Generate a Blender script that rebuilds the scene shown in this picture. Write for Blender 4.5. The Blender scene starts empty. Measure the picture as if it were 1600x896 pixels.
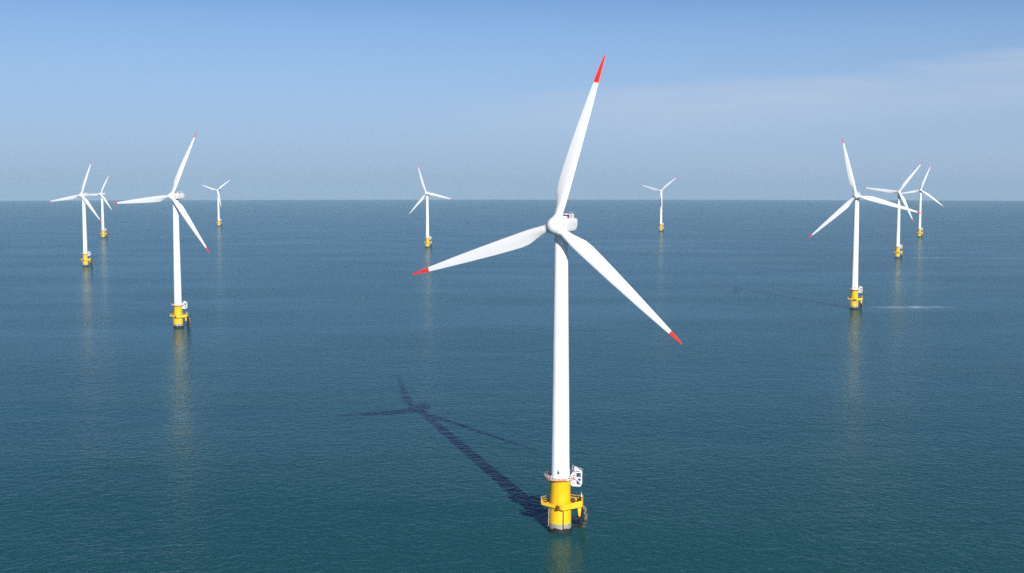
import bpy, bmesh, math, random
from mathutils import Vector, Matrix
from math import radians as R, sin, cos, pi

C = bpy.context.scene.collection
sc = bpy.context.scene

# ------------------------------------------------------------------ camera, sky, sun, exposure
CAM_H = 100.0
PITCH = 4.8815
RE = 1414256.2                         # radius of the sea's curve
cam = bpy.data.cameras.new('camera'); camo = bpy.data.objects.new('camera', cam); C.objects.link(camo)
camo.location = (0, 0, CAM_H); camo.rotation_euler = (R(90 - PITCH), 0, 0)
cam.sensor_width = 36; cam.lens = 36 * 1850 / 1600
cam.clip_start = 1; cam.clip_end = 100000
sc.camera = camo

SUN_EL = R(24.2); SH_AZ = R(-16.6)      # azimuth the shadows run to, from +Y
tosun = Vector((-sin(SH_AZ) * cos(SUN_EL), -cos(SH_AZ) * cos(SUN_EL), sin(SUN_EL)))
world = bpy.data.worlds.new('World'); sc.world = world; world.use_nodes = True
nt = world.node_tree; N = nt.nodes; L = nt.links; N.clear()
wout = N.new('ShaderNodeOutputWorld'); bg = N.new('ShaderNodeBackground'); bg.inputs[1].default_value = 0.11
sky = N.new('ShaderNodeTexSky'); sky.sky_type = 'NISHITA'; sky.sun_disc = False
sky.sun_elevation = SUN_EL; sky.sun_rotation = math.atan2(tosun.x, tosun.y)
sky.altitude = 100; sky.air_density = 1.0; sky.dust_density = 0.6; sky.ozone_density = 3.4
L.new(bg.outputs[0], wout.inputs[0])


def mathn(nt, op, a, b=None, c=None, clamp=False):
    n = nt.nodes.new('ShaderNodeMath'); n.operation = op; n.use_clamp = clamp
    for i, v in enumerate((a, b, c)):
        if v is None: continue
        if isinstance(v, (int, float)): n.inputs[i].default_value = v
        else: nt.links.new(v, n.inputs[i])
    return n.outputs[0]


def maprange(nt, v, a, b, c=0.0, d=1.0, smooth=True):
    n = nt.nodes.new('ShaderNodeMapRange')
    if smooth: n.interpolation_type = 'SMOOTHSTEP'
    nt.links.new(v, n.inputs[0])
    for i, x in zip((1, 2, 3, 4), (a, b, c, d)): n.inputs[i].default_value = x
    return n.outputs[0]


# a thin veil of cirrus and low haze, laid out by sky direction
tc = N.new('ShaderNodeTexCoord'); sep = N.new('ShaderNodeSeparateXYZ'); L.new(tc.outputs['Generated'], sep.inputs[0])
dx, dy, dz = sep.outputs
cmb = N.new('ShaderNodeCombineXYZ'); L.new(dx, cmb.inputs[0]); L.new(dy, cmb.inputs[1])
L.new(mathn(nt, 'ADD', mathn(nt, 'MAXIMUM', dz, 0.0), 0.12), cmb.inputs[2])      # lift the lookup off Nishita's yellow rim
nrm = N.new('ShaderNodeVectorMath'); nrm.operation = 'NORMALIZE'; L.new(cmb.outputs[0], nrm.inputs[0]); L.new(nrm.outputs[0], sky.inputs[0])
mp = N.new('ShaderNodeMapping'); mp.inputs['Scale'].default_value = (1.6, 1.6, 14); mp.inputs['Rotation'].default_value = (0, R(-5), 0)
L.new(tc.outputs['Generated'], mp.inputs[0])
nz = N.new('ShaderNodeTexNoise'); nz.inputs['Scale'].default_value = 2.2; nz.inputs['Detail'].default_value = 6; nz.inputs['Roughness'].default_value = .55
L.new(mp.outputs[0], nz.inputs['Vector'])
line = mathn(nt, 'MULTIPLY_ADD', dx, 0.075, 0.071)
line = mathn(nt, 'ADD', line, mathn(nt, 'MULTIPLY', mathn(nt, 'SUBTRACT', nz.outputs[0], .5), .035))
dd = mathn(nt, 'SUBTRACT', dz, line)
m1 = maprange(nt, dd, 0.010, -0.006)
m1 = mathn(nt, 'MULTIPLY', m1, maprange(nt, dx, -0.14, 0.22))
m1 = mathn(nt, 'MULTIPLY', m1, maprange(nt, dd, -0.055, -0.004, 0.12, 1.0))
m1 = mathn(nt, 'MULTIPLY', m1, maprange(nt, nz.outputs[0], .32, .62, .35, 1.0))
CLOUD_A = mathn(nt, 'MULTIPLY', m1, 0.85)
mixc = N.new('ShaderNodeMix'); mixc.data_type = 'RGBA'
L.new(CLOUD_A, mixc.inputs[0]); mixc.inputs[7].default_value = (3.7, 4.3, 5.4, 1)
hz = N.new('ShaderNodeMix'); hz.data_type = 'RGBA'          # lavender haze bank lying on the horizon
L.new(mathn(nt, 'POWER', maprange(nt, dz, 0.0, 0.19, 1.0, 0.0, smooth=False), 1.35), hz.inputs[0])
deep = N.new('ShaderNodeMix'); deep.data_type = 'RGBA'; deep.blend_type = 'MULTIPLY'      # clear deep blue overhead
L.new(maprange(nt, dz, 0.0, 0.38), deep.inputs[0]); L.new(sky.outputs[0], deep.inputs[6]); deep.inputs[7].default_value = (.18, .46, .74, 1)
deep2 = N.new('ShaderNodeMix'); deep2.data_type = 'RGBA'; deep2.blend_type = 'MULTIPLY'
L.new(maprange(nt, dz, 0.12, 0.30), deep2.inputs[0]); L.new(deep.outputs[2], deep2.inputs[6]); deep2.inputs[7].default_value = (.02, .2, .42, 1)
L.new(deep2.outputs[2], hz.inputs[6]); hz.inputs[7].default_value = (2.42, 3.22, 4.45, 1)
L.new(hz.outputs[2], mixc.inputs[6])
L.new(mixc.outputs[2], bg.inputs[0])

sun = bpy.data.lights.new('sun', 'SUN'); suno = bpy.data.objects.new('sun', sun); C.objects.link(suno)
sun.energy = 5.0; sun.angle = R(0.5); sun.color = (1.0, 0.965, 0.91)
suno.rotation_euler = tosun.to_track_quat('Z', 'Y').to_euler()
sc.view_settings.view_transform = 'Standard'; sc.view_settings.look = 'None'
sc.view_settings.exposure = 0.35; sc.view_settings.gamma = 1; sc.view_settings.use_curve_mapping = False
sc.render.engine = 'CYCLES'
sc.cycles.use_denoising = False
sc.cycles.max_bounces = 6; sc.cycles.diffuse_bounces = 2; sc.cycles.glossy_bounces = 3
sc.cycles.volume_bounces = 0; sc.cycles.transparent_max_bounces = 8
sc.cycles.sample_clamp_indirect = 4


# ------------------------------------------------------------------ materials
def material(name, col, rough=.5, spec=.5, metal=0, noise=None, coat=0):
    """noise = (scale, dark colour, low, high[, z stretch]) : weathering blotches"""
    m = bpy.data.materials.new(name); m.use_nodes = True
    t = m.node_tree; b = t.nodes['Principled BSDF']
    b.inputs['Base Color'].default_value = (*col, 1); b.inputs['Roughness'].default_value = rough
    b.inputs['Specular IOR Level'].default_value = spec; b.inputs['Metallic'].default_value = metal
    b.inputs['Coat Weight'].default_value = coat; b.inputs['Coat Roughness'].default_value = .2
    if noise:
        c = t.nodes.new('ShaderNodeTexCoord'); mp = t.nodes.new('ShaderNodeMapping')
        zs = noise[4] if len(noise) > 4 else 1
        mp.inputs['Scale'].default_value = (1, 1, zs); t.links.new(c.outputs['Object'], mp.inputs[0])
        n = t.nodes.new('ShaderNodeTexNoise'); n.inputs['Scale'].default_value = noise[0]; n.inputs['Detail'].default_value = 7
        n.inputs['Roughness'].default_value = .65
        t.links.new(mp.outputs[0], n.inputs['Vector'])
        f = maprange(t, n.outputs[0], noise[2], noise[3])
        mx = t.nodes.new('ShaderNodeMix'); mx.data_type = 'RGBA'
        t.links.new(f, mx.inputs[0]); mx.inputs[6].default_value = (*col, 1); mx.inputs[7].default_value = (*noise[1], 1)
        t.links.new(mx.outputs[2], b.inputs['Base Color'])
        t.links.new(mathn(t, 'MULTIPLY_ADD', f, .2, rough), b.inputs['Roughness'])
    return m


M = {}
M['tower'] = material('tower_white', (.82, .825, .83), .38, noise=(.35, (.64, .645, .65), .45, .8, .12))
M['blade'] = material('blade_white', (.66, .665, .67), .35, noise=(.5, (.56, .56, .555), .5, .85, .3))
M['nacelle'] = material('nacelle_white', (.72, .725, .73), .4, noise=(.8, (.63, .63, .63), .5, .8))
M['red'] = material('tip_red', (.72, .025, .012), .4)
M['yellow'] = material('marine_yellow', (.82, .50, .005), .33, coat=.3, noise=(.9, (.76, .42, .005), .5, .8, .25))
def add_streaks(m, col, zs, lo, hi, amount):
    t = m.node_tree; b = t.nodes['Principled BSDF']; c = t.nodes.new('ShaderNodeTexCoord'); mp = t.nodes.new('ShaderNodeMapping')
    mp.inputs['Scale'].default_value = (1, 1, zs); t.links.new(c.outputs['Object'], mp.inputs[0])
    n = t.nodes.new('ShaderNodeTexNoise'); n.inputs['Scale'].default_value = 2.6; n.inputs['Detail'].default_value = 5; t.links.new(mp.outputs[0], n.inputs['Vector'])
    mx = t.nodes.new('ShaderNodeMix'); mx.data_type = 'RGBA'
    t.links.new(mathn(t, 'MULTIPLY', maprange(t, n.outputs[0], lo, hi), amount), mx.inputs[0])
    t.links.new(b.inputs['Base Color'].links[0].from_socket, mx.inputs[6]); mx.inputs[7].default_value = (*col, 1)
    t.links.new(mx.outputs[2], b.inputs['Base Color'])


add_streaks(M['yellow'], (.38, .14, .02), .07, .60, .74, .55)
add_streaks(M['tower'], (.52, .50, .46), .03, .58, .78, .35)
add_streaks(M['blade'], (.50, .49, .47), .05, .62, .80, .35)
M['yellowrail'] = material('rail_yellow', (.86, .54, .01), .45)
M['bare'] = material('bare_coating', (.33, .31, .27), .75, noise=(1.3, (.20, .185, .15), .4, .7))
M['growth'] = material('marine_growth', (.006, .006, .005), .8, noise=(2.2, (.05, .047, .035), .56, .75))
M['barnacle'] = material('barnacle_crust', (.20, .185, .165), .9, noise=(1.4, (.02, .018, .015), .40, .56))
M['white'] = material('painted_white', (.78, .79, .80), .45)
M['grey'] = material('galvanised', (.35, .36, .37), .5, metal=.3)
M['grille'] = material('pale_grille', (.45, .45, .46), .6)
M['dark'] = material('dark_steel', (.03, .033, .038), .5)
M['rust'] = material('rust_brown', (.13, .03, .01), .75, noise=(5, (.08, .02, .01), .4, .7))
M['orange'] = material('faded_red_paint', (.70, .16, .07), .55, noise=(.7, (.62, .48, .40), .45, .62))
M['maroon'] = material('cooler_maroon', (.10, .03, .04), .6)
M['pane'] = material('lamp_red', (.6, .03, .02), .2)


# ------------------------------------------------------------------ sea
def sea_material():
    m = bpy.data.materials.new('sea_water'); m.use_nodes = True
    t = m.node_tree; nn = t.nodes; l = t.links; nn.remove(nn['Principled BSDF'])
    b = nn.new('ShaderNodeBsdfDiffuse'); gl = nn.new('ShaderNodeBsdfGlossy'); gl.inputs['Color'].default_value = (.70, .86, 1, 1); fr = nn.new('ShaderNodeFresnel'); fr.inputs['IOR'].default_value = 1.333
    mixs = nn.new('ShaderNodeMixShader'); l.new(b.outputs[0], mixs.inputs[1]); l.new(gl.outputs[0], mixs.inputs[2])
    l.new(mathn(t, 'MINIMUM', mathn(t, 'MULTIPLY', mathn(t, 'POWER', fr.outputs[0], 1.4), .95), .44), mixs.inputs[0])    # crests hide part of the grazing mirror
    l.new(mixs.outputs[0], nn['Material Output'].inputs['Surface'])
    c = nn.new('ShaderNodeTexCoord')
    # broad, barely visible patches of different water and different wind
    mp = nn.new('ShaderNodeMapping'); mp.inputs['Scale'].default_value = (.0016, .0035, 0); l.new(c.outputs['Object'], mp.inputs[0])
    big = nn.new('ShaderNodeTexNoise'); big.inputs['Scale'].default_value = 1; big.inputs['Detail'].default_value = 5
    l.new(mp.outputs[0], big.inputs['Vector'])
    cr = nn.new('ShaderNodeMix'); cr.data_type = 'RGBA'
    l.new(maprange(t, big.outputs[0], .3, .7), cr.inputs[0])
    cr.inputs[6].default_value = (.008, .076, .088, 1); cr.inputs[7].default_value = (.014, .084, .086, 1)
    hs = []
    # (wavelength m, height m, stretch along the crest, heading deg, detail)
    for wl, h, st, ang, det in ((16.0, .26, 1.2, 7, 2), (5.6, .22, 1.15, -13, 3), (2.9, .33, 1.1, -19, 4), (1.4, .20, 1.0, 12, 3)):
        mp = nn.new('ShaderNodeMapping'); mp.vector_type = 'POINT'
        mp.inputs['Rotation'].default_value = (0, 0, R(ang)); mp.inputs['Scale'].default_value = (1 / (wl * st), 1 / wl, 1)
        l.new(c.outputs['Object'], mp.inputs[0])
        n = nn.new('ShaderNodeTexNoise'); n.inputs['Scale'].default_value = 1; n.inputs['Detail'].default_value = det
        n.inputs['Roughness'].default_value = .5; n.inputs['Distortion'].default_value = .35
        l.new(mp.outputs[0], n.inputs['Vector'])
        hs.append(mathn(t, 'MULTIPLY', n.outputs[0], h))
    hgt = hs[0]
    for q in hs[1:]: hgt = mathn(t, 'ADD', hgt, q)
    mp = nn.new('ShaderNodeMapping'); mp.inputs['Scale'].default_value = (.0035, .009, 0); mp.inputs['Rotation'].default_value = (0, 0, R(4)); l.new(c.outputs['Object'], mp.inputs[0])
    wind = nn.new('ShaderNodeTexNoise'); wind.inputs['Scale'].default_value = 1; wind.inputs['Detail'].default_value = 6
    l.new(mp.outputs[0], wind.inputs['Vector'])
    wf = maprange(t, wind.outputs[0], .3, .7, .62, 1.30)
    bump = nn.new('ShaderNodeBump'); bump.inputs['Distance'].default_value = 1
    l.new(mathn(t, 'MULTIPLY', hgt, wf), bump.inputs['Height']); bump.inputs['Strength'].default_value = 1
    for q in (b, gl, fr): l.new(bump.outputs[0], q.inputs['Normal'])
    l.new(maprange(t, wind.outputs[0], .3, .7, .08, .11), gl.inputs['Roughness'])
    # foam left by the tidal stream running past the piles
    foam = None
    fn = nn.new('ShaderNodeTexNoise'); fn.inputs['Scale'].default_value = 1; fn.inputs['Detail'].default_value = 8; fn.inputs['Roughness'].default_value = .7
    mp = nn.new('ShaderNodeMapping'); mp.inputs['Scale'].default_value = (.10, .22, 0); l.new(c.outputs['Object'], mp.inputs[0]); l.new(mp.outputs[0], fn.inputs['Vector'])
    for (cx, cy, ln, wd, ang, k) in ((331, 974, 46, 16, 3, 1.0), (590, 1658, 60, 14, 5, 1.0), (982, 2506, 130, 20, 1, .85),
                                     (700, 1640, 60, 14, -8, .6), (1330, 6480, 420, 60, 3, .35), (-300, 6000, 500, 50, 2, .22), (300, 5100, 500, 30, -2, .18)):
        mp = nn.new('ShaderNodeMapping'); mp.vector_type = 'TEXTURE'
        mp.inputs['Location'].default_value = (cx, cy, 0); mp.inputs['Rotation'].default_value = (0, 0, R(ang)); mp.inputs['Scale'].default_value = (ln, wd, 1e6)
        l.new(c.outputs['Object'], mp.inputs[0])
        ve = nn.new('ShaderNodeVectorMath'); ve.operation = 'LENGTH'; l.new(mp.outputs[0], ve.inputs[0])
        f = mathn(t, 'MULTIPLY', maprange(t, ve.outputs['Value'], 1.0, .1), k)
        foam = f if foam is None else mathn(t, 'MAXIMUM', foam, f)
    foam = mathn(t, 'MULTIPLY', foam, maprange(t, fn.outputs[0], .42, .60))
    fc = nn.new('ShaderNodeMix'); fc.data_type = 'RGBA'; l.new(foam, fc.inputs[0])
    l.new(cr.outputs[2], fc.inputs[6]); fc.inputs[7].default_value = (.55, .58, .58, 1)
    l.new(fc.outputs[2], b.inputs['Color'])
    return m


def sea():
    bm = bmesh.new(); seg = 720
    radii = [0]; r = 20.0
    while r < 20000: radii.append(r); r += max(20, min(120, r * .06))
    radii.append(20000)
    rings = []
    for r in radii[1:]:
        z = -r * r / (2 * RE)
        rings.append([bm.verts.new((r * cos(2 * pi * k / seg), r * sin(2 * pi * k / seg), z)) for k in range(seg)])
    c0 = bm.verts.new((0, 0, 0))
    for k in range(seg): bm.faces.new((c0, rings[0][k], rings[0][(k + 1) % seg]))
    for a, b in zip(rings, rings[1:]):
        for k in range(seg):
            j = (k + 1) % seg; bm.faces.new((a[k], b[k], b[j], a[j]))
    for f in bm.faces: f.smooth = True
    me = bpy.data.meshes.new('sea'); bm.to_mesh(me); bm.free(); me.materials.append(sea_material())
    o = bpy.data.objects.new('sea', me); C.objects.link(o); o['kind'] = 'structure'


sea()


def haze():
    bm = bmesh.new(); bmesh.ops.create_cube(bm, size=1)
    me = bpy.data.meshes.new('haze'); bm.to_mesh(me); bm.free()
    o = bpy.data.objects.new('haze', me); C.objects.link(o)
    z0, z1 = -20000 ** 2 / (2 * RE) - 1.5, 165.0
    o.scale = (42000, 42000, z1 - z0); o.location = (0, 0, (z0 + z1) / 2); o['kind'] = 'stuff'
    m = bpy.data.materials.new('sea_air'); m.use_nodes = True; t = m.node_tree; t.nodes.clear()
    out = t.nodes.new('ShaderNodeOutputMaterial'); v = t.nodes.new('ShaderNodeVolumePrincipled')
    v.inputs['Color'].default_value = (.425, .645, .815, 1); v.inputs['Density'].default_value = 5.5e-5; v.inputs['Anisotropy'].default_value = -0.12
    t.links.new(v.outputs[0], out.inputs['Volume']); me.materials.append(m)


haze()


# ------------------------------------------------------------------ mesh helpers
def pieces(bm):
    """face groups of a mesh that stand apart from one another"""
    bm.verts.index_update(); bm.verts.ensure_lookup_table()
    isl = [-1] * len(bm.verts); boxes = []
    for v in bm.verts:
        if isl[v.index] >= 0: continue
        k = len(boxes); st = [v]; isl[v.index] = k; lo = list(v.co); hi = list(v.co)
        while st:
            w = st.pop()
            for i in range(3): lo[i] = min(lo[i], w.co[i]); hi[i] = max(hi[i], w.co[i])
            for e in w.link_edges:
                x = e.other_vert(w)
                if isl[x.index] < 0: isl[x.index] = k; st.append(x)
        boxes.append((lo, hi))
    n = len(boxes); par = list(range(n))
    def find(a):
        while par[a] != a: a = par[a]
        return a
    for a in range(n):
        for b in range(a + 1, n):
            (la, ha), (lb, hb) = boxes[a], boxes[b]
            gap = math.sqrt(sum(max(0, la[i] - hb[i], lb[i] - ha[i]) ** 2 for i in range(3)))
            size = max(max(ha[i] - la[i] for i in range(3)), max(hb[i] - lb[i] for i in range(3)))
            if gap <= max(.02, .5 * size): par[find(a)] = find(b)
    roots = sorted({find(k) for k in range(n)})
    return [roots.index(find(isl[v.index])) for v in bm.verts], len(roots)


def finish(name, bm, m, parent=None, smooth=True, sharp=35):
    which, n = pieces(bm)
    if n > 1:
        first = None
        for p in range(n):
            b2 = bm.copy(); b2.verts.ensure_lookup_table()
            bmesh.ops.delete(b2, geom=[b2.verts[i] for i in range(len(which)) if which[i] != p], context='VERTS')
            o = finish(name, b2, m, parent, smooth, sharp); first = first or o
        bm.free(); return first
    bmesh.ops.recalc_face_normals(bm, faces=bm.faces)
    me = bpy.data.meshes.new(name)
    if smooth:
        for f in bm.faces: f.smooth = True
        for e in bm.edges:
            if len(e.link_faces) == 2 and e.calc_face_angle(0) > R(sharp): e.smooth = False
    bm.to_mesh(me); bm.free()
    for x in (m if isinstance(m, (list, tuple)) else [m]): me.materials.append(x)
    o = bpy.data.objects.new(name, me); C.objects.link(o)
    if parent: o.parent = parent
    return o


def lathe(bm, prof, seg=48, axis='Z', centre=(0, 0, 0), cap=True):
    rings = []
    for r, z in prof:
        ring = []
        for k in range(seg):
            a = 2 * pi * k / seg
            p = (r * cos(a), r * sin(a), z) if axis == 'Z' else (r * cos(a), z, r * sin(a))
            ring.append(bm.verts.new(Vector(p) + Vector(centre)))
        rings.append(ring)
    for a, b in zip(rings, rings[1:]):
        for k in range(seg): bm.faces.new((a[k], a[(k + 1) % seg], b[(k + 1) % seg], b[k]))
    if cap:
        if prof[0][0] > 1e-4: bm.faces.new(rings[0])
        if prof[-1][0] > 1e-4: bm.faces.new(rings[-1])
    return rings


def tube(bm, pts, r, seg=8, closed=False):
    pts = [Vector(p) for p in pts]; n = len(pts); rings = []
    rr = r if isinstance(r, (list, tuple)) else [r] * n
    for i, p in enumerate(pts):
        if closed: d = pts[(i + 1) % n] - pts[i - 1]
        else: d = (pts[min(i + 1, n - 1)] - pts[max(i - 1, 0)])
        d.normalize()
        u = Vector((0, 0, 1)) if abs(d.z) < .9 else Vector((1, 0, 0))
        a = d.cross(u).normalized(); b = d.cross(a).normalized()
        rings.append([bm.verts.new(p + (a * cos(2 * pi * k / seg) + b * sin(2 * pi * k / seg)) * rr[i]) for k in range(seg)])
    pr = list(zip(rings, rings[1:]))
    if closed: pr.append((rings[-1], rings[0]))
    for a, b in pr:
        for k in range(seg): bm.faces.new((a[k], a[(k + 1) % seg], b[(k + 1) % seg], b[k]))
    if not closed: bm.faces.new(rings[0]); bm.faces.new(rings[-1])


def box(bm, lo, hi, bev=0, mat=None):
    lo, hi = Vector(lo), Vector(hi)
    r = bmesh.ops.create_cube(bm, size=1)
    vs = r['verts']
    for v in vs: v.co = Vector(((v.co.x + .5) * (hi.x - lo.x) + lo.x, (v.co.y + .5) * (hi.y - lo.y) + lo.y, (v.co.z + .5) * (hi.z - lo.z) + lo.z))
    if mat:
        for v in vs: v.co = mat @ v.co
    if bev:
        es = list({e for v in vs for e in v.link_edges})
        bmesh.ops.bevel(bm, geom=es, offset=bev, segments=3, affect='EDGES', profile=.5)


def prism(bm, poly, z0, z1):
    a = [bm.verts.new((x, y, z0)) for x, y in poly]; b = [bm.verts.new((x, y, z1)) for x, y in poly]
    bm.faces.new(a); bm.faces.new(b); n = len(poly)
    for i in range(n): bm.faces.new((a[i], a[(i + 1) % n], b[(i + 1) % n], b[i]))


def circ(r, z, a0=0, a1=360, n=40, c=(0, 0)):
    return [(c[0] + r * cos(R(a0 + (a1 - a0) * k / n)), c[1] + r * sin(R(a0 + (a1 - a0) * k / n)), z) for k in range(n if a1 - a0 == 360 else n + 1)]


# ------------------------------------------------------------------ turbine
HUB0 = 88.4; OFF = 4.4; TILT = R(5); CONE = R(3)
RT = random.Random(5)


def blade_section(r):
    """chord, thickness ratio, twist deg, trailing sweep share at radius r (m) of a 50 m blade"""
    tab = [(1.6, 2.4, 1.0, 14, .50), (3.2, 2.4, 1.0, 14, .50), (5.2, 2.75, .78, 13, .46), (7.4, 3.45, .52, 11, .40), (9.6, 4.1, .38, 9, .34),
           (12, 4.25, .30, 7.5, .32), (16, 4.05, .26, 5.5, .32), (22, 3.65, .23, 3.5, .33), (28, 3.1, .21, 2, .34), (34, 2.5, .19, 1.2, .36),
           (40, 1.8, .18, 1.8, .37), (44.5, 1.25, .18, 1, .40), (47.5, .85, .17, .6, .45), (49.3, .5, .17, .3, .5), (50, .16, .17, 0, .6)]
    for a, b in zip(tab, tab[1:]):
        if r <= b[0]:
            t = (r - a[0]) / (b[0] - a[0]); t = max(0, t)
            return [a[i] + (b[i] - a[i]) * t for i in range(1, 5)]
    return tab[-1][1:]


def section_pts(r, n=28):
    ch, th, tw, le = blade_section(r)
    rnd = min(1, max(0, (th - .36) / .64))
    out = []
    for k in range(n):
        a = 2 * pi * k / n
        s = (1 - cos(a)) / 2                               # 0 leading .. 1 trailing
        sgn = 1 if a < pi else -1
        y_c = sgn * math.sqrt(max(0, s * (1 - s)))          # circle
        y_f = sgn * 5 * (.2969 * math.sqrt(s) - .126 * s - .3516 * s * s + .2843 * s ** 3 - .1015 * s ** 4) * (1.0 if sgn < 0 else .8)
        y = (y_c * th if rnd > .999 else y_c * th * rnd + y_f * th * (1 - rnd)) * ch
        x = (le - s) * ch
        ct, st = cos(R(tw)), sin(R(tw))
        X, Y = x * ct - y * st * -1 * -1, -x * st - y * ct
        X = x * ct - y * st; Y = -x * st - y * ct
        z = r * cos(CONE); bend = 50 * sin(CONE) * (r / 50) ** 1.6
        out.append((X, Y + bend, z))
    return out


def blade_mesh(r0, r1, name, m, parent, grow=0):
    rs = [r0]
    r = r0
    while r < r1 - .01:
        r = min(r1, r + (.9 if r < 14 or r > 44 else 2.0)); rs.append(r)
    bm = bmesh.new(); rings = []
    for r in rs: rings.append([bm.verts.new(p) for p in section_pts(r)])
    for a, b in zip(rings, rings[1:]):
        n = len(a)
        for k in range(n): bm.faces.new((a[k], a[(k + 1) % n], b[(k + 1) % n], b[k]))
    bm.faces.new(rings[0]); bm.faces.new(rings[-1])
    return finish(name, bm, m, parent, sharp=60)


def make_blade(root, red_from):
    b = blade_mesh(1.6, red_from, 'blade', M['blade'], root)
    blade_mesh(red_from + .002, 50, 'blade_tip', M['red'], b)
    bm = bmesh.new(); lathe(bm, [(1.1, 2.6), (1.28, 2.61), (1.28, 2.95), (1.18, 2.96)], 32)
    finish('root_collar', bm, M['white'], b)
    return b


def rail(bm, path, z, h=1.1, posts=True, r=.045, closed=False, mid=True):
    for k in ((h, h * .55) if mid else (h,)):
        tube(bm, [(x, y, z + k) for x, y in path], r, 6, closed)
    if posts:
        for x, y in path: tube(bm, [(x, y, z), (x, y, z + h)], r, 6)


def make_turbine(red=(44, 44, 44)):
    root = bpy.data.objects.new('wind_turbine', None); C.objects.link(root); root.empty_display_size = 5
    # foundation
    bm = bmesh.new()
    lathe(bm, [(3.22, 2.55), (3.22, 6.7), (3.36, 6.75), (3.36, 7.05), (3.02, 7.1), (3.0, 14.9), (3.06, 15.0), (3.06, 15.3), (2.82, 15.35), (2.82, 15.75)], 72)
    fo = finish('foundation', bm, M['yellow'], root)
    bm = bmesh.new(); lathe(bm, [(3.2, .3), (3.235, .32), (3.235, 2.56), (3.0, 2.57)], 72)
    finish('bare_band', bm, M['bare'], fo)
    bm = bmesh.new(); seg = 96; rings = []
    for j, (z, rr) in enumerate(((-7, 3.4), (-1, 3.5), (0, 3.5), (.45, 3.46), (.85, 3.38), (1.15, 3.26))):
        rings.append([bm.verts.new(((rr + RT.uniform(-.06, .10)) * cos(2 * pi * k / seg), (rr + RT.uniform(-.06, .10)) * sin(2 * pi * k / seg),
                                    z + (.28 * sin(k * .41) + RT.uniform(-.28, .3) if j == 5 else RT.uniform(-.08, .08)))) for k in range(seg)])
    for a, b in zip(rings, rings[1:]):
        for k in range(seg): bm.faces.new((a[k], a[(k + 1) % seg], b[(k + 1) % seg], b[k]))
    bm.faces.new(rings[0]); bm.faces.new(rings[-1])
    finish('marine_growth', bm, M['growth'], fo)
    # vertical pipes clamped to the foundation
    bm = bmesh.new(); x, y = .75, -3.42
    tube(bm, [(x, y, 7.0), (x, y, -4)], .13, 8); finish('cable_pipe', bm, M['dark'], fo)
    bm = bmesh.new()
    tube(bm, [(-3.1, -1.2, 7.6), (-3.35, -1.25, 6), (-3.4, -1.25, 1.6)], .16, 8); finish('cable_pipe', bm, M['bare'], fo)
    bm = bmesh.new()
    for k in range(4): tube(bm, circ(3.05, 8.9 + k * 1.5, 255, 262, 2), .05, 6)
    for a in (256, 261): tube(bm, [(3.12 * cos(R(a)), 3.12 * sin(R(a)), z) for z in (8, 15.2)], .05, 6)
    for k in range(20): tube(bm, [(3.12 * cos(R(a)), 3.12 * sin(R(a)), 8.3 + k * .34) for a in (256, 261)], .03, 5)
    finish('ladder', bm, M['yellowrail'], fo)
    # tower
    bm = bmesh.new(); prof = [(2.74, 15.7), (2.82, 15.72), (2.82, 15.95), (2.70, 16.0)]
    H1 = HUB0 - 2.2
    for k in range(1, 25):
        t = k / 24; prof.append((2.70 + (1.93 - 2.70) * t ** 1.05, 16.0 + (H1 - 16.0) * t))
    lathe(bm, prof, 72)
    tw = finish('tower', bm, M['tower'], root)
    bm = bmesh.new()
    for t in (.36, .70):
        r_ = 2.70 + (1.93 - 2.70) * t ** 1.05; z_ = 16 + (H1 - 16) * t
        lathe(bm, [(r_ - .02, z_ - .06), (r_ + .025, z_ - .05), (r_ + .025, z_ + .05), (r_ - .02, z_ + .06)], 72, cap=False)
    finish('section_seam', bm, M['white'], tw)
    # cabinet on the tower wall, tower door on the far side
    bm = bmesh.new(); box(bm, (-.88, -2.95, 17.3), (-.30, -2.45, 18.45), .04)
    cb = finish('wall_cabinet', bm, M['grey'], root)
    bm = bmesh.new(); box(bm, (-.80, -2.99, 17.4), (-.38, -2.94, 18.0), .01); finish('cabinet_window', bm, M['dark'], cb)
    bm = bmesh.new(); box(bm, (2.55, -.45, 16.2), (2.82, .45, 18.3), .05); finish('tower_door', bm, M['grey'], root)
    # upper work platform: deck, toe board, railing
    bm = bmesh.new(); lathe(bm, [(2.86, 15.72), (4.45, 15.72), (4.45, 15.92), (2.86, 15.92), (2.86, 15.72)], 64, cap=False)
    wp = finish('work_platform', bm, M['grey'], root)
    bm = bmesh.new(); lathe(bm, [(4.46, 15.66), (4.52, 15.66), (4.52, 16.12), (4.46, 16.12), (4.46, 15.66)], 64, cap=False)
    finish('toe_board', bm, M['orange'], wp)
    bm = bmesh.new(); rail(bm, [(x, y) for x, y, _ in circ(4.42, 0, 0, 360, 28)], 15.95, 1.1, r=.05, closed=True)
    finish('railing', bm, M['white'], wp)
    bm = bmesh.new()
    for a in range(0, 360, 30):
        d = Vector((cos(R(a)), sin(R(a)), 0)); tube(bm, [d * 2.95 + Vector((0, 0, 14.9)), d * 4.3 + Vector((0, 0, 15.68))], .07, 6)
    finish('bracket', bm, M['yellowrail'], wp)
    bm = bmesh.new(); box(bm, (-4.2, .3, 15.95), (-3.4, 1.3, 17.6), .05); box(bm, (-4.1, -.7, 15.95), (-3.6, .1, 17.0), .05)
    tube(bm, [(-4.1, .8, 17.5), (-4.1, .8, 18.3)], .06); finish('navigation_lantern', bm, M['dark'], root)
    # service frame and davit crane on the right hand side
    sf = None
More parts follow.
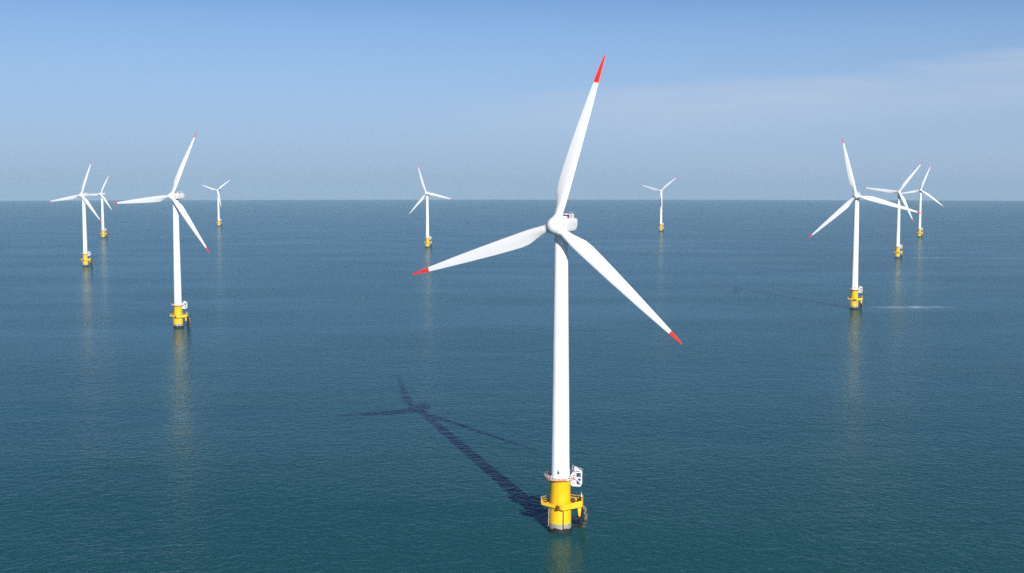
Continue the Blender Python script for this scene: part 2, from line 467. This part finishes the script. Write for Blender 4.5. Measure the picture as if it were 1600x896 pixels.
    for y in (-1.05, 1.05):
        bm = bmesh.new()
        out = [(3.05, 15.7), (3.1, 13.9), (3.4, 13.55), (5.6, 13.4), (5.95, 13.6), (6.08, 14.0), (6.08, 17.6), (5.9, 17.85), (5.2, 17.9), (4.5, 18.45), (4.1, 18.3), (3.3, 17.0)]
        tube(bm, [(x, y, z) for x, z in out], .17, 8, True)
        for a, b in (((3.05, 15.75), (6.08, 15.75)), ((4.45, 13.5), (4.45, 18.4)), ((3.05, 15.7), (4.45, 13.5)), ((4.45, 15.75), (6.08, 13.9)), ((4.45, 17.4), (6.08, 17.4)), ((4.45, 14.7), (3.1, 14.7))):
            tube(bm, [(a[0], y, a[1]), (b[0], y, b[1])], .12, 8)
        o = finish('service_frame', bm, M['white'], root)
        sf = sf or o
    bm = bmesh.new()
    box(bm, (3.2, -1.0, 13.55), (6.0, 1.0, 13.68)); box(bm, (3.1, -1.0, 15.70), (6.0, 1.0, 15.86))
    for x in (4.2, 5.0, 6.0):
        for z in (13.7, 15.9, 17.8): tube(bm, [(x, -1, z), (x, 1, z)], .09, 6)
    finish('service_floor', bm, M['white'], root)
    bm = bmesh.new(); box(bm, (3.25, -.6, 15.9), (4.3, .85, 17.2), .08); box(bm, (4.55, -.9, 13.75), (3.6, .2, 15.0), .08)
    tr = finish('transformer_cabinet', bm, M['white'], root)
    bm = bmesh.new(); box(bm, (3.6, -.92, 16.3), (4.2, -.84, 16.7), .01); box(bm, (3.8, -.96, 14.0), (4.2, -.89, 14.5), .01)
    finish('vent_panel', bm, M['rust'], tr)
    bm = bmesh.new(); lathe(bm, [(.18, -.55), (.5, -.55), (.5, -.45), (.22, -.44), (.22, .44), (.5, .45), (.5, .55), (.18, .55)], 20, 'Y', (5.25, 0, 16.55))
    lathe(bm, [(.15, -.5), (.42, -.5), (.42, .5), (.15, .5)], 20, 'Y', (5.3, 0, 14.4))
    finish('cable_drum', bm, M['dark'], root)
    bm = bmesh.new(); tube(bm, [(3.6, 1.6, 15.9), (3.6, 1.6, 19.0)], [.18, .14], 10); tube(bm, [(3.6, 1.6, 18.9), (6.6, -.4, 18.2)], [.14, .08], 8)
    tube(bm, [(6.5, -.35, 18.2), (6.5, -.35, 16.9)], .03, 5); tube(bm, [(3.6, 1.6, 17.6), (5.0, .67, 18.5)], .07, 6)
    finish('davit_crane', bm, M['grey'], root)

    # yellow access platform: pointed frame of tall panels round the foundation
    plan = [(-5.35, -1.1), (.45, -5.1), (6.3, -1.9), (6.7, .2), (6.5, 2.6), (2.6, 4.6), (-2.6, 4.2), (-5.5, 1.3)]
    bm = bmesh.new()
    inner = [(x * .80, y * .80) for x, y in plan]
    z0 = 7.72
    n = len(plan)
    a = [bm.verts.new((x, y, z0 + .35)) for x, y in plan]; b = [bm.verts.new((x, y, z0 + .35)) for x, y in inner]
    a2 = [bm.verts.new((x, y, z0 + .25)) for x, y in plan]; b2 = [bm.verts.new((x, y, z0 + .25)) for x, y in inner]
    for i in range(n):
        j = (i + 1) % n
        if i in (2, 3, 4, 7):
            continue
        bm.faces.new((a[i], a[j], b[j], b[i])); bm.faces.new((a2[i], a2[j], b2[j], b2[i]))
    for v in list(bm.verts):
        if not v.link_faces: bm.verts.remove(v)
    ap = finish('access_platform', bm, M['yellow'], root)
    bm = bmesh.new()
    tops = {0: (1.0, 1.0), 1: (1.0, 1.6), 2: (2.3, 2.6), 3: (2.6, 2.4), 4: (1.5, .8), 5: (.5, .5), 6: (.5, .7), 7: (1.7, 1.5)}
    bots = {0: (.2, -.4), 1: (-.5, -.25), 2: (-.35, -.2), 3: (0, 0), 4: (0, .1), 5: (.1, .1), 6: (.1, .1), 7: (.2, .2)}
    for i in range(n):
        (x0, y0), (x1, y1) = plan[i], plan[(i + 1) % n]
        d = Vector((x1 - x0, y1 - y0, 0)).normalized(); nr = Vector((-d.y, d.x, 0)) * .22
        t0, t1 = tops[i]; b0, b1 = bots[i]
        P = [Vector((x0, y0, z0 + b0)), Vector((x1, y1, z0 + b1)), Vector((x1, y1, z0 + t1)), Vector((x0, y0, z0 + t0))]
        vo = [bm.verts.new(p) for p in P]; vi = [bm.verts.new(p + nr) for p in P]
        bm.faces.new(vo); bm.faces.new(vi)
        for k in range(4): bm.faces.new((vo[k], vo[(k + 1) % 4], vi[(k + 1) % 4], vi[k]))
    finish('side_panel', bm, M['yellow'], ap, smooth=False)
    bm = bmesh.new()
    for x0, y0, x1, y1 in ((3.0, -1.6, 6.4, .2), (3.0, 1.4, 6.4, -1.2), (2.4, -2.3, 5.4, 3.0), (3.1, .2, 6.5, .2), (2.5, 2.2, 6.4, 1.9), (4.6, -2.6, 4.6, 3.3), (3.3, -2.9, 5.6, -1.0),
                           (-3.1, -.2, -5.3, -.9), (-2.9, 1.0, -5.4, .2), (-3.0, -1.0, -5.3, 1.0), (-2.7, 1.6, -5.3, -.8), (-4.2, -1.6, -4.4, 1.9),
                           (.2, -3.2, .4, -4.9), (-1.8, -2.7, -2.3, -3.1), (2.2, -2.6, 2.8, -3.7)):
        tube(bm, [(x0, y0, z0 + .3), (x1, y1, z0 + .45)], .17, 8)
    finish('cross_brace', bm, M['yellow'], ap)
    bm = bmesh.new(); path = [(-5.5, -1.0), (-5.6, 1.2), (-2.7, 4.1), (2.6, 4.5), (6.3, 2.6)]
    rail(bm, path, z0 + .3, 1.5, r=.07)
    finish('railing', bm, M['yellowrail'], ap)
    bm = bmesh.new()
    for cx, cy, rr in ((4.7, .4, .95), (4.0, -.9, .5), (-4.3, .3, .55)):
        tube(bm, [(x, y, z0 + .75) for x, y, _ in circ(rr, 0, 0, 360, 16, (cx, cy))], .12, 6, True)
    box(bm, (3.3, 1.1, z0 + .35), (4.4, 2.2, z0 + 1.4), .05)
    finish('mooring_gear', bm, M['rust'], root)
    bm = bmesh.new(); box(bm, (-1.25, -4.72, z0 - .5), (-.35, -4.0, z0 + .75), .06); finish('hatch_box', bm, M['rust'], root)
    bm = bmesh.new(); box(bm, (6.0, -.45, z0 + 2.3), (6.25, -.2, z0 + 3.1), .04); tube(bm, [(6.1, -.3, z0 + 3.0), (6.1, -.3, z0 + 3.8)], .05)
    finish('marker_lamp', bm, M['white'], root)
    # tapered yellow leg below the platform, carrying the boat landing
    bm = bmesh.new()
    pr = [(4.95, z0 + .2), (6.1, z0 + .2), (6.05, 6.2), (5.75, 4.3), (5.4, 4.3), (5.1, 6.2)]
    v0 = [bm.verts.new((x, -.75, z)) for x, z in pr]; v1 = [bm.verts.new((x, -.25, z)) for x, z in pr]
    bm.faces.new(v0); bm.faces.new(v1)
    for k in range(6): bm.faces.new((v0[k], v0[(k + 1) % 6], v1[(k + 1) % 6], v1[k]))
    finish('landing_leg', bm, M['yellow'], root, smooth=False)
    # boat landing: two fouled fender pipes, ladder rungs between
    bl = bpy.data.objects.new('boat_landing', None)
    def bez(p, n=18):
        out = []
        for i in range(n + 1):
            t = i / n * (len(p) - 1); k = min(int(t), len(p) - 2); u = t - k
            P = [Vector(p[max(0, min(len(p) - 1, k + q))]) for q in (-1, 0, 1, 2)]
            out.append(.5 * ((2 * P[1]) + (P[2] - P[0]) * u + (2 * P[0] - 5 * P[1] + 4 * P[2] - P[3]) * u * u + (3 * P[1] - P[0] - 3 * P[2] + P[3]) * u ** 3))
        return out
    bm = bmesh.new(); pts = bez([(6.2, 2.4, 7.6), (6.9, 2.6, 6.4), (7.45, 2.8, 4.6), (7.5, 3.0, 2.4), (6.9, 3.0, .4), (6.0, 3.0, -2.0)])
    tube(bm, pts, [(.48 + .18 * sin(pi * i / 18) + RT.uniform(-.08, .10)) for i in range(19)], 12)
    for v in bm.verts: v.co += Vector((RT.uniform(-.06, .06), RT.uniform(-.06, .06), RT.uniform(-.05, .05)))
    fd = finish('boat_landing', bm, M['barnacle'], root)
    bm = bmesh.new(); pts2 = bez([(5.7, 1.2, 7.5), (5.9, 1.4, 5.5), (6.0, 1.8, 3.5), (5.9, 2.2, 1.2), (5.7, 2.4, -2.0)])
    tube(bm, pts2, [.50 + RT.uniform(-.08, .12) for _ in pts2], 12)
    for k in range(2, 17): tube(bm, [pts[k], pts2[min(18, k)]], .24 + RT.uniform(-.06, .08), 6)
    tube(bm, [(3.0, .8, 3.4), (5.9, 1.6, 4.0)], .18, 8); tube(bm, [(3.0, .8, .9), (5.8, 2.1, 1.0)], .2, 8)
    for v in bm.verts: v.co += Vector((RT.uniform(-.05, .05), RT.uniform(-.05, .05), RT.uniform(-.05, .05)))
    finish('fender_pipe', bm, M['growth'], fd)

    # nacelle, built with the rotor towards -Y, origin on the tower axis at hub height
    dz = sin(TILT) * OFF
    bm = bmesh.new()
    secs = [(-2.55, 1.35, -1.3, 1.5), (-2.3, 1.75, -1.75, 1.8), (-1.2, 2.0, -1.95, 2.0), (1.5, 2.05, -2.0, 2.1), (6.2, 2.05, -2.0, 2.15), (7.6, 2.0, -1.55, 2.12), (8.5, 1.9, -.55, 2.0), (8.9, 1.7, .2, 1.75)]
    rings = []
    for y, w, zb, zt in secs:
        cz = (zb + zt) / 2; h = (zt - zb) / 2; ring = []
        for k in range(40):
            a = 2 * pi * k / 40; e = .42
            ring.append(bm.verts.new((w * math.copysign(abs(cos(a)) ** e, cos(a)), y, cz + .2 + h * math.copysign(abs(sin(a)) ** e, sin(a)))))
        rings.append(ring)
    for a, b in zip(rings, rings[1:]):
        for k in range(40): bm.faces.new((a[k], a[(k + 1) % 40], b[(k + 1) % 40], b[k]))
    bm.faces.new(rings[0]); bm.faces.new(rings[-1])
    na = finish('nacelle', bm, M['nacelle'], root, sharp=50)
    bm = bmesh.new(); lathe(bm, [(1.95, -2.25), (2.25, -2.2), (2.25, -1.75), (1.95, -1.7)], 48); finish('yaw_ring', bm, M['dark'], na)
    bm = bmesh.new(); box(bm, (2.04, 5.0, .2), (2.11, 5.5, .8), .02); finish('side_hatch', bm, M['grille'], na)
    bm = bmesh.new(); box(bm, (-1.0, 4.2, 2.2), (1.0, 7.2, 3.15), .08)
    co = finish('roof_cooler', bm, M['maroon'], na)
    bm = bmesh.new()
    for y in (4.2, 5.2, 6.2, 7.2):
        for x in (-1.08, 1.08): tube(bm, [(x, y, 2.2), (x, y, 3.4)], .09, 6)
    for x in (-1.08, 1.08): tube(bm, [(x, 4.1, 3.4), (x, 7.3, 3.4)], .08, 6)
    for y in (4.1, 7.3): tube(bm, [(-1.08, y, 3.4), (1.08, y, 3.4)], .08, 6)
    box(bm, (-.7, 2.4, 2.25), (.5, 3.8, 2.8), .1)
    finish('roof_rail', bm, M['white'], na)
    bm = bmesh.new(); tube(bm, [(.6, 6.6, 2.2), (.6, 6.6, 4.0)], .06, 6); tube(bm, [(.1, 6.6, 3.8), (1.1, 6.6, 3.8)], .05, 6); box(bm, (.95, 6.45, 3.8), (1.2, 6.75, 4.1), .03); box(bm, (0, 6.45, 3.8), (.25, 6.75, 4.1), .03)
    finish('weather_mast', bm, M['grey'], na)
    bm = bmesh.new(); lathe(bm, [(.2, 2.2), (.2, 2.6), (.17, 2.9), (.05, 3.0)], 12, centre=(-.6, 7.8, 0)); finish('warning_light', bm, M['pane'], na)
    # spinner in the tilted rotor frame, origin at the rotor centre
    bm = bmesh.new()
    lathe(bm, [(1.75, 1.75), (2.15, 1.7), (2.35, 1.2), (2.5, .4), (2.5, -.4), (2.38, -1.1), (2.12, -1.75), (1.72, -2.3), (1.2, -2.7), (.6, -2.92), (.02, -3.0)], 64, 'Y')
    for k in range(3):
        tmp = bmesh.new(); lathe(tmp, [(2.1, .6), (1.9, 1.5), (1.6, 2.15), (1.36, 2.66), (1.1, 2.66)], 40)
        tmp.transform(Matrix.Rotation(k * 2 * pi / 3, 4, 'Y'))
        me = bpy.data.meshes.new('t'); tmp.to_mesh(me); tmp.free(); bm.from_mesh(me); bpy.data.meshes.remove(me)
    finish('spinner', bm, M['nacelle'], root, sharp=40)
    for rf in red: make_blade(root, rf)
    return root


def pose(root, x, y, z, yaw, hh, blades):
    root.location = (x, y, z)
    yaw = R(yaw)
    RZ = Matrix.Rotation(yaw, 4, 'Z'); RX = Matrix.Rotation(-TILT, 4, 'X')
    n = Vector((sin(yaw) * cos(TILT), -cos(yaw) * cos(TILT), sin(TILT)))
    hub = Vector((0, 0, hh)) + n * OFF
    k = (hh - 2.2 - 15.7) / (HUB0 - 2.2 - 15.7)
    bi = 0
    for ch in root.children:
        nm = ch.name.split('.')[0]
        if nm == 'tower':
            ch.scale = (1, 1, k); ch.location = (0, 0, 15.7 * (1 - k))
        elif nm == 'nacelle':
            ch.matrix_local = Matrix.Translation((0, 0, hh)) @ RZ
        elif nm == 'spinner':
            ch.matrix_local = Matrix.Translation(hub) @ RZ @ RX @ Matrix.Rotation(R(blades[0][0]), 4, 'Y')
        elif nm == 'blade':
            a, ln = blades[bi]; bi += 1
            s = ln / 50
            w = .5 + .5 * s
            ch.matrix_local = Matrix.Translation(hub) @ RZ @ RX @ Matrix.Rotation(R(a), 4, 'Y') @ Matrix.Diagonal((1, s, s, 1))


def children(o):
    return [c for c in bpy.data.objects if c.parent == o]


def copy_tree(o, parent=None):
    c = o.copy(); C.objects.link(c); c.parent = parent
    if parent: c.matrix_parent_inverse = o.matrix_parent_inverse.copy()
    for ch in children(o): copy_tree(ch, c)
    return c


TURB = [
    ("largest turbine, in front, bright red blade tips, yellow base with black boat landing",
     14.0, 337.3, -0.04, -23, 88.4, [(14.0, 49.6), (130.5, 48.6), (251.9, 48.7)]),
    ("large left turbine with nacelle side on, red-tipped blade level to the left",
     -236.5, 834.3, -0.27, -19, 92.3, [(21.0, 48.4), (142.2, 49.1), (264.4, 52.0)]),
    ("leftmost turbine, its lower right blade touching a smaller turbine's tower",
     -534.1, 1480.4, -0.88, -19, 88.4, [(16.5, 44.5), (138.1, 44.1), (261.1, 53.9)]),
    ("small far turbine whose level left blade meets the leftmost turbine's nacelle",
     -799.2, 2314.9, -2.12, -19, 84.9, [(24.6, 41.7), (139.8, 42.7), (268.7, 47.3)]),
    ("smallest turbine, far left half, two blades in a V, third hanging beside tower",
     -745.8, 3014.5, -3.41, -13, 90.4, [(51.4, 46.1), (166.0, 45.3), (287.5, 51.0)]),
    ("far turbine near the middle, above the left blade tip of the largest turbine",
     -138.6, 1941.3, -1.34, -22, 88.1, [(101.5, 48.8), (222.3, 48.8), (338.8, 50.2)]),
    ("small far turbine just right of the largest one, upper blades in a wide V",
     334.7, 2663.2, -2.55, -27, 90.0, [(49.8, 49.5), (173.4, 41.3), (286.0, 51.4)]),
    ("biggest turbine on the right, upright red-tipped blade, thin shadow running left from its base",
     279.0, 960.9, -0.35, -23, 91.7, [(105.1, 53.4), (226.8, 51.3), (344.9, 48.7)]),
    ("middle turbine of the right three, its tower crossed by the nearest one's level blade",
     540.1, 1656.7, -1.07, -23, 91.6, [(35.7, 51.4), (153.5, 46.1), (277.7, 49.7)]),
    ("smallest and rightmost of the three turbines grouped at right",
     809.9, 2353.9, -2.19, -20, 92.7, [(19.8, 53.4), (126.5, 56.3), (259.8, 48.4)]),
]
front = make_turbine(red=(41.8, 45.3, 43.9))
proto = copy_tree(front)
# the copies' blades carry shorter red tips
ends = {}
for b in [c for c in children(proto) if c.name.startswith('blade')]:
    for c in children(b): bpy.data.objects.remove(c)
    bpy.data.objects.remove(b)
for _ in range(3):
    if not ends:
        ends['b'] = make_blade(proto, 45.6)
    else:
        copy_tree(ends['b'], proto)
for i, (lab, x, y, z, yaw, hh, bl) in enumerate(TURB):
    o = front if i == 0 else (proto if i == 1 else copy_tree(proto))
    TURB[i] = (o, lab, x, y, z, yaw, hh, bl)
for o, lab, x, y, z, yaw, hh, bl in TURB:
    o['label'] = lab; o['category'] = 'wind turbine'; o['group'] = 'offshore wind turbines standing in the sea'
    pose(o, x, y, z, yaw, hh, bl)
